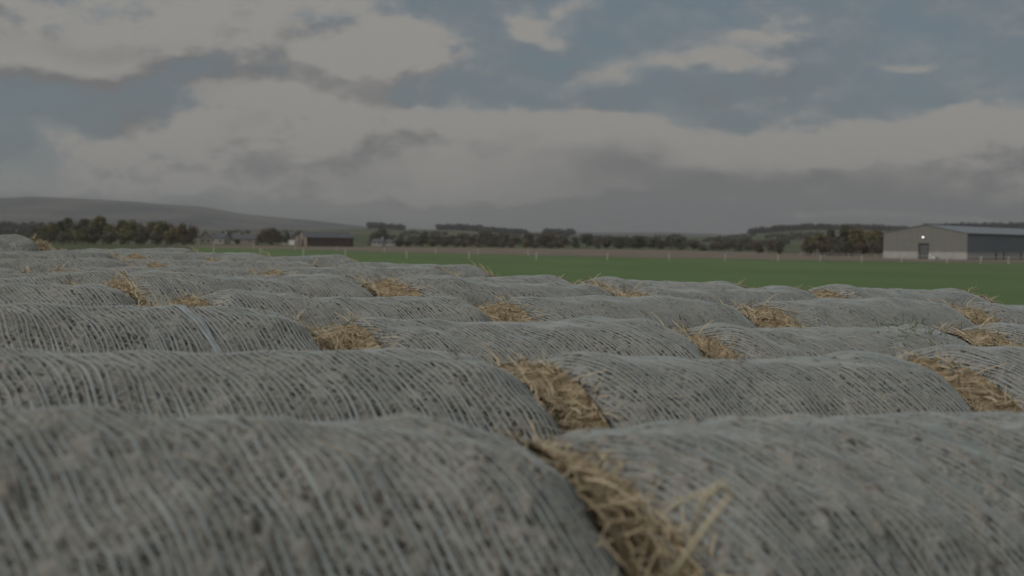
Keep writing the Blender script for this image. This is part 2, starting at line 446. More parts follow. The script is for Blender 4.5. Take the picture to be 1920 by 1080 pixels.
# ------------------------------------------------------------------ round bales
def fourier(seed, n, lam_lo, lam_hi, amp):
    g = np.random.default_rng(seed)
    d = g.normal(size=(n, 3)); d /= np.linalg.norm(d, axis=1)[:, None]
    k = 2 * math.pi / g.uniform(lam_lo, lam_hi, n)
    Wv = d * k[:, None]; ph = g.uniform(0, 2 * math.pi, n); a = amp * math.sqrt(2.0 / n)
    def f(P):
        sh = P.shape[:-1]; Q = P.reshape(-1, 3)
        out = np.zeros(len(Q))
        for i in range(n): out += np.sin(Q @ Wv[i] + ph[i])
        return (a * out).reshape(sh)
    return f
class Surf:
    """bale skin: x along the axis, th from the top; origin at the bale's base"""
    def __init__(s, seed):
        s.lump = fourier(seed, 14, 0.5, 1.4, 0.007 if seed == 1 else 0.010); s.mid = fourier(seed + 50, 26, 0.14, 0.34, 0.0055)
        g = np.random.default_rng(seed); s.cone = g.uniform(-0.02, 0.02); s.sh = g.uniform(0.14, 0.2, 2); s.dr = g.uniform(0.09, 0.15, 2)
    def pts(s, u, th, off=0.0, hi=None):
        h = LB / 2
        P0 = np.stack([u, RB * np.sin(th), RB * np.cos(th)], -1)
        e = np.where(u > 0, np.clip((u - (h - s.sh[0])) / s.sh[0], 0, 1.2) ** 2.3 * s.dr[0],
                     np.clip((-u - (h - s.sh[1])) / s.sh[1], 0, 1.2) ** 2.3 * s.dr[1])
        r = RB * (1 - e + s.cone * u) + s.lump(P0) + s.mid(P0) + off
        if hi is not None: r = r + hi(P0)
        y = r * np.sin(th); z = r * np.cos(th)
        z = np.maximum(z, -RB * 0.97) * SQ + RB * SQ
        y = y * (1 + 0.03 * (1 - np.abs(np.cos(th))))
        return np.stack([u, y, np.maximum(z, 0.0)], -1)
def grid_quads(n, m, wrap=False, base=0):
    i = np.arange(n - 1)[:, None]; k = np.arange(m if wrap else m - 1)[None, :]; k2 = (k + 1) % m
    return base + np.stack([i * m + k, i * m + k2, (i + 1) * m + k2, (i + 1) * m + k], -1).reshape(-1, 4)

def bale_meshes(seed, dense=False):
    S = Surf(seed); g = np.random.default_rng(seed + 9)
    # wound straw under the net, with its ends folded in
    nx, nt = (150, 300) if dense else (80, 170)
    u = np.linspace(-LB / 2, LB / 2, nx); th = np.linspace(0, 2 * math.pi, nt, endpoint=False)
    U, T = np.meshgrid(u, th, indexing='ij')
    hi = fourier(seed + 77, 40, 0.03, 0.075, 0.0045 if dense else 0.004)
    V = S.pts(U, T, 0.0, hi).reshape(-1, 3)
    q = grid_quads(nx, nt, True)
    c = np.array([0, 0, RB * SQ])
    vs = [V]; qs = [q]; n = len(V)
    for row, sgn in ((0, -1), (nx - 1, 1)):
        ring = V[row * nt:(row + 1) * nt]
        inner = ring * 1.0; inner[:, 1:] = c[1:] + (ring[:, 1:] - c[1:]) * 0.80; inner[:, 0] += sgn * 0.012
        vs.append(inner)
        a = row * nt + np.arange(nt); b = n + np.arange(nt)
        qs.append(np.stack([a, np.roll(a, -1), np.roll(b, -1), b], -1)[:, ::sgn]); n += nt
    VV = np.concatenate(vs)
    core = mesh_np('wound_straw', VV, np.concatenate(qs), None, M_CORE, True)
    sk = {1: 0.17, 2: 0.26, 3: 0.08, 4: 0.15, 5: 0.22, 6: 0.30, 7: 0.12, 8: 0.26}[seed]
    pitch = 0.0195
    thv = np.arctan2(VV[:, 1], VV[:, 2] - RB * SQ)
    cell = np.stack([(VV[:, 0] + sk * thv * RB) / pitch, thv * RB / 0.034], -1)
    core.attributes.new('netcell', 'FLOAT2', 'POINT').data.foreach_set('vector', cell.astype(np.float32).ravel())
    # net wrap: cords round the bale, drawn a little askew, and the zigzag knitting between them
    over = sk * RB * 2.3
    nb = int((LB + 2 * over) / pitch)
    tm = R_(128); ns = 130
    thb = np.linspace(-tm, tm, ns)
    wob = fourier(seed + 5, 10, 0.3, 0.9, 0.0035)
    vs, qs, n = [], [], 0
    lines = []
    for i in range(nb):
        u0 = -LB / 2 - over + pitch * (i + 0.5) + g.normal(0, 0.002)
        uc = u0 - sk * thb * RB
        Pq = np.stack([np.full(ns, u0 * 0.6), RB * np.sin(thb), RB * np.cos(thb)], -1)
        uc = uc + wob(Pq) + fourier(seed * 100 + i, 4, 0.15, 0.5, 0.002)(Pq)
        w = g.uniform(0.0034, 0.0068)
        lines.append(uc)
        wv = w * (1 + 0.35 * np.sin(thb * g.uniform(8, 20) + g.uniform(0, 6)))
        ok = np.abs(uc) < LB / 2 - 0.004
        cols = []
        for dx, off in ((-0.5, 0.0015), (0.0, 0.0042), (0.5, 0.0015)):
            cols.append(S.pts(np.clip(uc + dx * wv, -LB / 2, LB / 2), thb, off + 0.003))
        Vb = np.stack(cols, 1).reshape(-1, 3)
        k = np.arange(ns - 1)[ok[:-1] & ok[1:]]
        for cidx in (0, 1):
            a = n + k * 3 + cidx
            qs.append(np.stack([a, a + 1, a + 4, a + 3], -1))
        vs.append(Vb); n += len(Vb)
    # zigzag
    tz = np.arange(-tm, tm, 0.040 / RB)
    for i in range(nb - 1):
        ua = np.interp(tz, thb, lines[i]); ub = np.interp(tz + 0.02 / RB, thb, lines[i + 1])
        t2 = tz + 0.02 / RB
        for (p0u, p0t, p1u, p1t) in ((ua, tz, ub, t2), (ub[:-1], t2[:-1], ua[1:], tz[1:])):
            ok = (np.abs(p0u) < LB / 2 - 0.01) & (np.abs(p1u) < LB / 2 - 0.01) & (g.random(len(p0u)) > 0.25)
            if not ok.any(): continue
            p0u, p0t, p1u, p1t = p0u[ok], p0t[ok], p1u[ok], p1t[ok]
            hw = 0.0016
            A = S.pts(p0u, p0t - hw / RB, 0.004); B = S.pts(p0u, p0t + hw / RB, 0.004)
            Cc = S.pts(p1u, p1t + hw / RB, 0.004); D = S.pts(p1u, p1t - hw / RB, 0.004)
            vs.append(np.stack([A, B, Cc, D], 1).reshape(-1, 3))
            qs.append((n + np.arange(len(A))[:, None] * 4 + np.arange(4)[None, :])); n += 4 * len(A)
    net = mesh_np('net_wrap', np.concatenate(vs), np.concatenate(qs), None, M_NET, True)
    # the net's loose tail: a wider overlapping strip
    ut = g.uniform(-0.35, 0.1); tt = np.linspace(R_(-75), R_(60), 60); wt = 0.035
    vs, qs = [], []
    for b in range(6):                    # a bundle of cords drawn together
        ub = ut - sk * tt * RB + (b - 2.5) * 0.0085 * (0.8 + 0.35 * np.sin(tt * 2 + seed)) + g.normal(0, .002) + fourier(seed * 31 + b, 5, .12, .4, .003)(np.stack([tt * 0 + b, RB * np.sin(tt), RB * np.cos(tt)], -1))
        wb = g.uniform(0.0018, 0.0032)
        cols = [S.pts(ub + dx * wb, tt, 0.007 + 0.004 * (1 - abs(dx))) for dx in (-1, 0, 1)]
        vs.append(np.stack(cols, 1).reshape(-1, 3)); qs.append(grid_quads(60, 3, False, b * 180))
    tail = mesh_np('net_tail', np.concatenate(vs), np.concatenate(qs), None, M_TAIL, True)
    # stalks lying on and poking through the net
    n = 170
    uu = g.uniform(-LB / 2 + 0.03, LB / 2 - 0.03, n); edge = g.random(n) < 0.5
    uu = np.where(edge, np.sign(uu) * (LB / 2 - np.abs(g.normal(0, 0.07, n))), uu)
    tth = g.uniform(R_(-95), R_(95), n)
    P = S.pts(uu, tth, 0.006)
    rad = np.stack([np.zeros(n), np.sin(tth), np.cos(tth)], -1)
    tan = np.stack([np.zeros(n), np.cos(tth), -np.sin(tth)], -1)
    ang = g.uniform(0, 2 * math.pi, n)[:, None]
    D = np.cos(ang) * tan + np.sin(ang) * np.array([1.0, 0, 0]) + rad * np.abs(g.normal(0, 0.16, n))[:, None]
    poke = mesh_strands(P, D, g.uniform(0.02, 0.09, n), g.uniform(0.0015, 0.0035, n), rad, g, 'stalks', M_STRAW)
    n = 3600 if dense else 1300
    uu = g.uniform(-LB / 2 + 0.02, LB / 2 - 0.02, n); tth = g.uniform(R_(-105), R_(105), n)
    P = S.pts(uu, tth, 0.0015)
    rad = np.stack([np.zeros(n), np.sin(tth), np.cos(tth)], -1); tan = np.stack([np.zeros(n), np.cos(tth), -np.sin(tth)], -1)
    ang = g.normal(0, 0.75, n)[:, None]
    D = np.cos(ang) * tan * g.choice([-1, 1], n)[:, None] + np.sin(ang) * np.array([1.0, 0, 0]) + rad * g.normal(0.02, 0.05, n)[:, None]
    mat_ = mesh_strands(P, D, g.uniform(0.02, 0.075, n), g.uniform(0.002, 0.0045, n), rad, g, 'matted_stalks', M_MATTED, 2, 0.25)
    return core, net, tail, poke, mat_
def mesh_strands(P, D, Ln, Wd, up, g, name, mat, seg=3, curl=0.45):
    """flat curved stalks: start P, direction D, length, width; up keeps the flat side out"""
    n = len(P)
    D = D / np.linalg.norm(D, axis=1)[:, None]
    side = np.cross(D, up); side /= (np.linalg.norm(side, axis=1)[:, None] + 1e-9)
    tilt = g.uniform(-0.8, 0.8, n)[:, None]; s2 = side * np.cos(tilt) + np.cross(D, side) * np.sin(tilt)
    bend = (side * g.normal(0, curl, n)[:, None] + up * g.normal(-0.1, curl * 0.5, n)[:, None])
    rows = []
    for k in range(seg + 1):
        t = k / seg
        c = P + D * (Ln * t)[:, None] + bend * (Ln * t * t)[:, None]
        w = (Wd * (1.0 - 0.45 * t))[:, None] * 0.5
        rows += [c - s2 * w, c + s2 * w]
    V = np.stack(rows, 1).reshape(-1, 3); m = 2 * (seg + 1)
    b = (np.arange(n) * m)[:, None]
    q = np.concatenate([b + np.array([2 * k, 2 * k + 1, 2 * k + 3, 2 * k + 2]) for k in range(seg)])
    return mesh_np(name, V, q, None, mat, False)
def end_meshes(seed, n, wid=1.0, bulge=0.21):
    """the open straw end of a bale, bulging towards +x from x = 0; centre height at the axis"""
    g = np.random.default_rng(seed)
    f = fourier(seed, 16, 0.12, 0.5, 0.036); f2 = fourier(seed + 1, 30, 0.03, 0.09, 0.018)
    nr, nt = 34, 96
    rr = np.linspace(0.0, 0.955, nr); tt = np.linspace(0, 2 * math.pi, nt, endpoint=False)
    Rg, Tg = np.meshgrid(rr, tt, indexing='ij')
    def surf(r, t):
        y = RB * r * np.sin(t); z = RB * SQ * r * np.cos(t)
        x = bulge * np.clip(1 - (r / 0.965) ** 3.0, 0, 1) ** 0.75 - 0.03
        P = np.stack([x, y, z], -1)
        d = (f(P) + f2(P)) * np.clip((0.98 - r) * 6, 0, 1)
        P[..., 0] += d
        return P
    V = surf(Rg, Tg).reshape(-1, 3)
    face = mesh_np('straw_end', V, grid_quads(nr, nt, True)[:, ::-1], None, M_FACE, True)
    r = np.sqrt(g.uniform(0.0, 0.90, n)); t = np.where(g.random(n) < 0.7, g.uniform(-1.9, 1.9, n), g.uniform(0, 6.28, n))
    P = surf(r, t); P[:, 0] += g.uniform(-0.01, 0.03, n)
    tang = np.stack([np.zeros(n), np.cos(t), -np.sin(t)], -1); out = np.stack([np.ones(n), np.zeros(n), np.zeros(n)], -1)
    radl = np.stack([np.zeros(n), np.sin(t), np.cos(t)], -1)
    D = tang * (g.choice([-1, 1], n) * g.uniform(0.2, 1, n))[:, None] + radl * g.normal(-0.05, 0.35, n)[:, None] + out * np.abs(g.normal(0.05, 0.25, n))[:, None]
    m = n // 4
    t2 = g.uniform(-2.0, 2.0, m); r2 = g.uniform(0.86, 0.985, m)
    P2 = np.stack([g.uniform(-0.05, 0.03, m), RB * r2 * np.sin(t2), RB * SQ * r2 * np.cos(t2)], -1)
    tang2 = np.stack([np.zeros(m), np.cos(t2), -np.sin(t2)], -1); rad2 = np.stack([np.zeros(m), np.sin(t2), np.cos(t2)], -1)
    D2 = tang2 * g.normal(0, .8, m)[:, None] + rad2 * g.normal(.12, .16, m)[:, None] + np.array([1.0, 0, 0]) * g.normal(-.15, .8, m)[:, None]
    P = np.concatenate([P, P2]); D = np.concatenate([D, D2]); out = np.concatenate([out, rad2]); n = n + m
    st = mesh_strands(P, D, g.uniform(0.025, 0.085, n) + 0.06 * (g.random(n) < 0.03), g.uniform(0.003, 0.0075, n) * wid, out, g, 'loose_straw', M_STRAW)
    return face, st

VAR = [bale_meshes(s, s <= 2) for s in (1, 2, 3, 4, 7, 5, 6, 8)]
ENDS = [end_meshes(20 + i, 2600) for i in range(3)]
NEAR_END = end_meshes(31, 6000, 0.75, 0.27)
EXTRA = {}
ORD = ['first', 'second', 'third', 'fourth', 'fifth', 'sixth', 'seventh', 'eighth', 'ninth', 'tenth', 'eleventh', 'twelfth', 'thirteenth', 'fourteenth', 'fifteenth', 'sixteenth', 'seventeenth', 'eighteenth']
def make_bale(pos, yaw, var, ends=(0, 1), scale=1.0, tail=False, tilt=0.0, near=False):
    e = empty('round_bale', pos, 0, scale)
    e.rotation_euler = (0, tilt, yaw)
    core, net, tl, poke, mtd = VAR[var]
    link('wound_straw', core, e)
    link('net_wrap', net, e)
    if tail: link('net_tail', tl, e)
    tag(link('surface_stalk', poke, e), kind='stuff')
    tag(link('matted_stalk', mtd, e), kind='stuff')
    for sgn, k in ((1, ends[1]), (-1, ends[0])):
        face, st = NEAR_END if (near and sgn < 0) else ENDS[k]
        rz = 0 if sgn > 0 else math.pi
        f = link('straw_end', face, e, (sgn * (LB / 2 - 0.005), 0, RB * SQ), (0, 0, rz))
        tag(link('loose_straw', st, f), kind='stuff')
    tag(e, None, 'round bale', 'net-wrapped round bales packed in rows')
    return e
def tpos(k, px):
    """distance along row k at which the ridge is seen in picture column px"""
    q = (px - 960) / FPX; d = ROWD[k]
    return d * (q * math.cos(PSI) + math.sin(PSI)) / (math.cos(PSI) - q * math.sin(PSI))
def px_of(p): return 960 + FPX * p.x / p.y
# left-hand end of one bale in each row (picture column), and how far right the row goes
GAPS = [1035, 985, 640, 335, 215, 285, 110, 290, 60, 250, 95, 150]
LIMIT = [9999, 9999, 9999, 9999, 1850, 1400, 1090, 900, 720, 560, 395, 330]
PITCH = LB + 0.24
bales = {}
def build_bales():
    for k in range(12):
        t0 = tpos(k, GAPS[k])
        n = 0; lst = []
        for j in range(-14, 14):
            pt = PITCH - (0.11 if k == 0 else 0.09 if k == 1 else 0.0)
            tc = t0 + LB / 2 + j * pt
            p = PX * ROWD[k] + AX * tc
            if p.y < 0.8: continue
            l = p - AX * (LB / 2); r = p + AX * (LB / 2)
            if r.y < 0.9 or l.y < 0.5: continue
            if px_of(r) < -60 or px_of(l) > 2050 and k > 0: continue
            if k == 0 and px_of(l) > 2300: continue
            if px_of(r) > LIMIT[k] + 50: continue
            lst.append((j, p))
        for j, p in lst:
            jit = k > 0
            g = random.Random(k * 100 + j)
            yaw = PSI + (g.uniform(-0.045, 0.045) if jit else 0)
            off = PX * (g.uniform(-0.03, 0.03) if jit else 0)
            dz = g.uniform(-0.03, 0.02) * (1 if k > 2 else 0.5)
            tilt = g.uniform(-0.012, 0.012)
            var = g.choice([2, 3, 4] if p.x < -0.02 * p.y else [5, 6, 7]); near = False
            if k > 0 and g.random() < 0.5: yaw += math.pi; tilt = -tilt
            if k == 0: var = 0 if j < 0 else 1; dz = 0; tilt = 0; near = (j == 0)
            q = p + off
            if k == 0 and j == -1:
                yaw = PSI - R_(4); tilt = R_(1.0)
                q = p + PX * 0.03
            sc = 1.10 if (k == 10 and j == -1) else 1.0
            if k == 0 and j == 0: dz = -0.028; tilt = -R_(0.5)
            lz = float(lateral(q.x, q.y)); tilt += (-1 if abs(yaw) > 2 else 1) * math.atan(float(lateral(q.x - .4, q.y - .2) - lateral(q.x + .4, q.y + .2)) / .9)
            e = make_bale((q.x, q.y, BASE[k] + dz + lz), yaw, var, (g.randrange(3), g.randrange(3)), sc, g.random() < 0.45 and k in (1, 2), tilt, near)
            if k == 1 and j == -1: e.scale.x = 1.09; e.location = e.location - AX * 0.06
            bales[(k, j)] = e
    # labels
    nearest = {(0, -1): 'large net-wrapped bale filling the bottom left corner, nearest the camera',
               (0, 0): 'net-wrapped bale in the bottom right corner with golden straw bursting from its left end'}
    ROWN = ['front', 'second', 'third', 'fourth', 'fifth', 'sixth', 'seventh', 'eighth', 'ninth', 'tenth', 'eleventh', 'twelfth']
    for k in range(12):
        allk = sorted(j for (kk, j) in bales if kk == k)
        def ends_px(j):
            e = bales[(k, j)]; c = Vector((e.location.x, e.location.y, 0))
            return px_of(c - AX * LB / 2), px_of(c + AX * LB / 2)
        ks = [j for j in allk if ends_px(j)[1] > 25 and ends_px(j)[0] < 1890]
        for j in allk:
            if j not in ks:
                bales[(k, j)]['label'] = 'net-wrapped straw bale of the %s row, just outside the %s picture edge' % (ROWN[k], 'left' if ends_px(j)[1] < 960 else 'right')
        for i, j in enumerate(ks):
            lab = nearest.get((k, j))
            if not lab:
                pos = 'leftmost' if i == 0 else ('rightmost' if i == len(ks) - 1 else ORD[i] + ' from the left')
                lab = 'grey net-wrapped straw bale, %s in the %s row counted from the camera' % (pos, ROWN[k])
            bales[(k, j)]['label'] = lab
build_bales()

# ------------------------------------------------------------------ trees, hedges and woods
def crown_mesh(seed, h, w, n=1500, leaf=0.34, base=0.16, lobes=9, cone=0.0):
    g = np.random.default_rng(seed)
    cz = g.uniform(base + 0.12, 0.86, lobes) * h
    prof = np.sqrt(np.clip(1 - ((cz / h - 0.50) / 0.56) ** 2, 0.05, 1)) * (1 - cone * cz / h)
    ang = g.uniform(0, 2 * math.pi, lobes); rr = g.uniform(0.1, 0.62, lobes) * w / 2 * prof
    cx, cy = rr * np.cos(ang), rr * np.sin(ang)
    rad = g.uniform(0.17, 0.30, lobes) * w * (0.6 + 0.5 * prof)
    which = g.integers(0, lobes, n)
    d = g.normal(size=(n, 3)); d /= np.linalg.norm(d, axis=1)[:, None]
    rr2 = rad[which] * g.uniform(0.35, 1.0, n) ** 0.5 * (1 + 0.25 * g.normal(size=n) * (g.random(n) < 0.3))
    P = np.stack([cx[which], cy[which], cz[which]], -1) + d * rr2[:, None] * np.array([1, 1, 0.95])
    P[:, 2] = np.maximum(P[:, 2], base * h * 0.5)
    a = g.normal(size=(n, 3)); a /= np.linalg.norm(a, axis=1)[:, None]
    b = np.cross(a, d + 0.3 * g.normal(size=(n, 3))); b /= np.linalg.norm(b, axis=1)[:, None]
    s = (leaf * g.uniform(0.5, 1.2, n))[:, None]
    V = np.stack([P - a * s, P - b * s * 0.6, P + a * s, P + b * s * 0.6], 1).reshape(-1, 3)
    return mesh_np('crown', V, np.arange(4 * n).reshape(-1, 4), None, M_LEAF)
def trunk_mesh(seed, h, w, base):
    g = random.Random(seed); m = MB()
    r = h * 0.022
    m.tube([(0, 0, -0.2), (g.uniform(-.1, .1), 0, h * .25), (g.uniform(-.2, .2), g.uniform(-.2, .2), h * .6), (0, 0, h * .85)], [r, r * .8, r * .5, r * .2], 6)
    for i in range(6):
        z = h * g.uniform(max(base, .15), .55); a = g.uniform(0, 6.28); L = w * g.uniform(.25, .42)
        m.tube([(0, 0, z), (L * .5 * math.cos(a), L * .5 * math.sin(a), z + L * .45), (L * math.cos(a), L * math.sin(a), z + L * .8)], [r * .5, r * .3, r * .1], 5)
    return m.mesh('trunk', M_BARK)
TREES = []
for s, (h, w, b, c) in enumerate([(10, 8, .12, 0), (10, 6.5, .15, 0.1), (10, 9, .10, 0), (10, 5.5, .08, .45), (10, 7.2, .2, 0), (10, 10, .06, 0)]):
    TREES.append((crown_mesh(200 + s, h, w, 2300, 0.42, b, 13, c), trunk_mesh(s, h, w, b)))
BUSH = [crown_mesh(300 + s, 4, w, 1100, 0.26, 0.0, 9) for s, w in enumerate((5.5, 7, 4.5))]
BUSHT = [trunk_mesh(40 + s, 3.2, 4, .05) for s in range(3)]
def tree(px, Y, h, col, label, group, v=None, wide=1.0, name='tree'):
    v = rnd.randrange(6) if v is None else v
    e = empty(name, at(px, Y), rnd.uniform(0, 6.28)); s = h / 10.0
    e.scale = (s * wide, s * wide, s)
    c = link('crown', TREES[v][0], e); c.color = (*col, 1)
    link('trunk', TREES[v][1], e)
    return tag(e, label, 'tree', group)
def bush(px, Y, h, col, label, group, wide=1.0):
    v = rnd.randrange(3)
    e = empty('bush', at(px, Y), rnd.uniform(0, 6.28)); s = h / 4.0
    e.scale = (s * wide, s * wide, s)
    c = link('crown', BUSH[v], e); c.color = (*col, 1)
    link('trunk', BUSHT[v], e)
    return tag(e, label, 'bush', group)
OLIVE, DARK, RUST, BROWN, GREY, YEL = (.185, .182, .10), (.118, .122, .088), (.215, .158, .102), (.165, .140, .112), (.155, .157, .124), (.195, .18, .10)
TONE = {OLIVE: 'olive green', DARK: 'dark green', RUST: 'rusty autumn', BROWN: 'brown bare-looking', GREY: 'grey green', YEL: 'yellowing'}
def copse(lst, where, group):
    for i, (px, Y, h, col, v, wide) in enumerate(lst):
        pos = 'leftmost' if i == 0 else ('rightmost' if i == len(lst) - 1 else ORD[i] + ' from the left' if i < 18 else 'near the right end')
        tree(px, Y, h, col, '%s tree, %s %s' % (TONE[col], pos, where), group, v, wide)
copse([(68, 560, 7.0, GREY, 4, 1), (84, 555, 8.2, OLIVE, 0, .9), (101, 560, 8.0, YEL, 1, 1), (113, 572, 9.6, DARK, 3, 1.1), (130, 562, 10.0, DARK, 1, 1),
       (139, 553, 8.2, GREY, 2, .8), (154, 568, 9.8, DARK, 1, 1.1), (166, 556, 8.4, GREY, 0, .9), (179, 560, 9.4, OLIVE, 4, .9), (192, 565, 10.8, OLIVE, 1, 1.3),
       (208, 556, 9.0, OLIVE, 0, .9), (226, 560, 9.4, DARK, 1, 1), (240, 556, 9.0, OLIVE, 2, .8), (255, 562, 9.2, YEL, 4, 1)],
      'in the left wood below the hill', 'trees of the wood below the hill')
copse([(268, 556, 8.6, GREY, 0, .9), (284, 562, 9.0, YEL, 1, 1), (300, 556, 9.1, OLIVE, 2, .8), (314, 560, 9.0, OLIVE, 4, 1), (330, 556, 8.6, RUST, 0, .9),
       (345, 560, 8.4, OLIVE, 1, 1.1), (360, 558, 7.6, BROWN, 2, .8)],
      'in the clump beside the small cottages', 'trees beside the small cottages')
for i, px in enumerate((92, 118, 147, 176, 203, 231, 262, 291, 318, 348)):
    bush(px, 546, 3.8 + (i % 3) * .6, (DARK, GREY, OLIVE)[i % 3], 'low undergrowth bush, %s along the foot of the left wood' % (ORD[i] + ' from the left'), 'bushes at the foot of the left wood', 1.25)
for i, px in enumerate((4, 20, 36, 52)):
    bush(px, 600, 3.4 + (i % 2) * .5, (DARK, GREY)[i % 2], 'dark hedge bush behind the tall bale at far left, %s from the left' % ORD[i], 'hedge behind the tall bale', 1.4)
# right-hand copse beside the shed
copse([(1420, 480, 4.6, BROWN, 0, 1.2), (1442, 476, 5.0, BROWN, 2, .9), (1460, 480, 4.6, GREY, 5, .8), (1512, 474, 6.2, BROWN, 4, 1), (1528, 470, 6.8, OLIVE, 1, 1.2),
       (1546, 472, 7.4, RUST, 0, .9), (1560, 466, 8.2, DARK, 1, 1), (1583, 476, 9.6, DARK, 2, .75), (1597, 478, 10.0, OLIVE, 0, .8), (1604, 462, 8.6, OLIVE, 1, 1.2),
       (1618, 466, 8.4, RUST, 4, .95), (1632, 460, 8.4, OLIVE, 0, .85), (1645, 463, 8.2, RUST, 1, 1.2), (1650, 452, 7.4, BROWN, 3, 1)],
      'in the copse left of the big shed', 'trees left of the big shed')
for i, px in enumerate((1518, 1540, 1563, 1588, 1612, 1636)):
    bush(px, 450, 3.4 + (i % 3) * .5, (DARK, BROWN, GREY)[i % 3], 'low bush under the copse beside the shed, %s from the left' % ORD[i], 'bushes under the copse by the shed', 1.3)
# hedgerow and scattered trees in the middle distance
mid = [(700, 760, 7.5, GREY, 4, 1), (718, 770, 8.5, DARK, 0, .9), (730, 740, 5.0, GREY, 2, .8), (752, 900, 7.0, GREY, 5, .8), (770, 950, 7, GREY, 0, .8),
       (796, 690, 6.2, DARK, 0, .9), (818, 820, 6.8, GREY, 4, 1), (842, 760, 5.6, BROWN, 2, .9), (866, 780, 6.4, GREY, 0, 1), (884, 740, 6.0, BROWN, 5, .9),
       (905, 860, 8.0, GREY, 1, 1), (925, 720, 6.2, DARK, 4, 1), (945, 830, 7.4, BROWN, 0, 1), (968, 740, 5.8, BROWN, 5, .8), (990, 760, 6.6, DARK, 2, .8),
       (1012, 735, 6.0, GREY, 0, 1), (1030, 740, 6.6, BROWN, 4, 1.1), (1050, 790, 7.0, GREY, 1, 1)]
mid = [(p + rnd.uniform(-5, 5), Y, h * rnd.uniform(.75, 1.15), c, (5, 2, 5, 1)[i % 4], w * rnd.uniform(1.25, 1.7)) for i, (p, Y, h, c, v, w) in enumerate(mid)]
mid.sort()
copse(mid, 'in the scattered trees right of the barn', 'scattered trees right of the barn')
hed = [(1078, 720, 6.2, DARK, 5, .8), (1097, 715, 6.6, DARK, 0, .9), (1118, 712, 5.6, BROWN, 2, .8), (1136, 718, 6.8, BROWN, 5, .8), (1160, 716, 7.2, DARK, 0, 1),
       (1176, 712, 6.0, DARK, 2, .9), (1200, 715, 6.8, DARK, 5, .75), (1222, 708, 6.8, DARK, 0, 1), (1240, 700, 5.4, BROWN, 2, .9), (1257, 712, 7.0, DARK, 1, 1.2),
       (1275, 705, 6.2, GREY, 0, 1), (1296, 700, 5.6, BROWN, 4, 1), (1340, 900, 8.4, GREY, 0, 1), (1374, 880, 7.8, GREY, 1, 1), (1398, 860, 8.0, GREY, 4, 1)]
hed = [(p + rnd.uniform(-4, 4), Y, h * rnd.uniform(.8, 1.1), c, (5, 2, 5, 0)[i % 4], w * rnd.uniform(1.25, 1.6)) for i, (p, Y, h, c, v, w) in enumerate(hed)]
hed.sort()
copse(hed, 'in the dark hedgerow beyond the field', 'hedgerow trees beyond the field')
for i in range(15):
    px = 742 + i * 22 + rnd.uniform(-7, 7)
    bush(px, rnd.uniform(640, 700), rnd.uniform(2.0, 3.6), (DARK, GREY, BROWN, OLIVE)[i % 4], 'low scrub bush under the scattered trees right of the barn, %s from the left' % ORD[i], 'scrub under the scattered trees', rnd.uniform(1.2, 1.9))
for i, px in enumerate((1318, 1336, 1352, 1384, 1402)):
    bush(px, 640, 2.6 + (i % 3) * .6, (DARK, GREY, BROWN)[i % 3], 'small hedge bush at the field edge, %s right of the dark hedgerow' % ORD[i], 'hedge bushes right of the dark hedgerow', 1.4)
for i, (px, Y, h, c) in enumerate(((400, 690, 5.5, GREY), (424, 700, 6, GREY), (443, 640, 3.2, BROWN), (490, 660, 7.0, GREY), (505, 655, 7.6, BROWN), (520, 660, 6.6, GREY), (536, 640, 5.6, DARK))):
    tree(px, Y, h, c, '%s tree between the cottages and the barn, %s from the left' % (TONE[c], ORD[i]), 'trees between cottages and barn', None, 1.15)

def wood(name, spots, label, col, leaf=1.5, n=70):
    """a far wood that reads as one dark mass"""
    g = np.random.default_rng(len(spots)); Vs = []
    for px, Y, h in spots:
        X, Yy, z = at(px, Y)
        d = g.normal(size=(n, 3)); d /= np.linalg.norm(d, axis=1)[:, None]
        P = np.array([X, Yy, z + h * .52]) + d * np.array([h * .5, h * .5, h * .5]) * g.uniform(.5, 1.05, n)[:, None]
        a = g.normal(size=(n, 3)); a /= np.linalg.norm(a, axis=1)[:, None]; b = np.cross(a, d); b /= np.linalg.norm(b, axis=1)[:, None]
        s = (leaf * g.uniform(.6, 1.3, n))[:, None]
        Vs.append(np.stack([P - a * s, P - b * s, P + a * s, P + b * s], 1).reshape(-1, 3))
    V = np.concatenate(Vs)
    o = link(name, mesh_np(name, V, np.arange(len(V)).reshape(-1, 4), None, M_LEAF))
    o.color = (*col, 1)
    return tag(o, label, 'wood', None, 'stuff')
def spread(x0, x1, Y, h, step, jy=40):
    out = []; x = x0
    while x < x1:
        out.append((x, Y + rnd.uniform(-jy, jy), h * rnd.uniform(.7, 1.25))); x += step * rnd.uniform(.6, 1.4)
    return out
wood('far_wood', spread(-60, 110, 1900, 9, 5) + spread(-60, 75, 1300, 6, 4), 'dark wood and hedges below the moor at far left', (.06, .062, .052))
wood('far_wood', spread(690, 756, 2450, 9, 1.6) + spread(820, 905, 2450, 9, 1.6) + spread(905, 985, 2350, 7, 2) + spread(1020, 1075, 2400, 9, 2), 'dark belt of woods on the low skyline behind the scattered trees', (.055, .058, .050))
wood('far_wood', spread(1405, 1540, 2350, 9, 1.8) + spread(1530, 1700, 2450, 9, 1.8), 'dark wood on the skyline left of the big shed', (.06, .055, .048))
wood('far_wood', spread(1760, 2000, 2450, 10, 1.8), 'dark wood on the skyline above the shed roof', (.06, .055, .05))
hr = []
for k in range(26):
    x0 = rnd.uniform(380, 1480); Y = rnd.choice((950, 1100, 1250, 1400, 1600, 1800, 2050))
    hr += spread(x0, x0 + rnd.uniform(30, 110), Y, rnd.uniform(4, 7), 6, 12)
wood('hedgerows', hr, 'thin hedgerows across the far low fields', (.075, .076, .058), 1.0, 36)

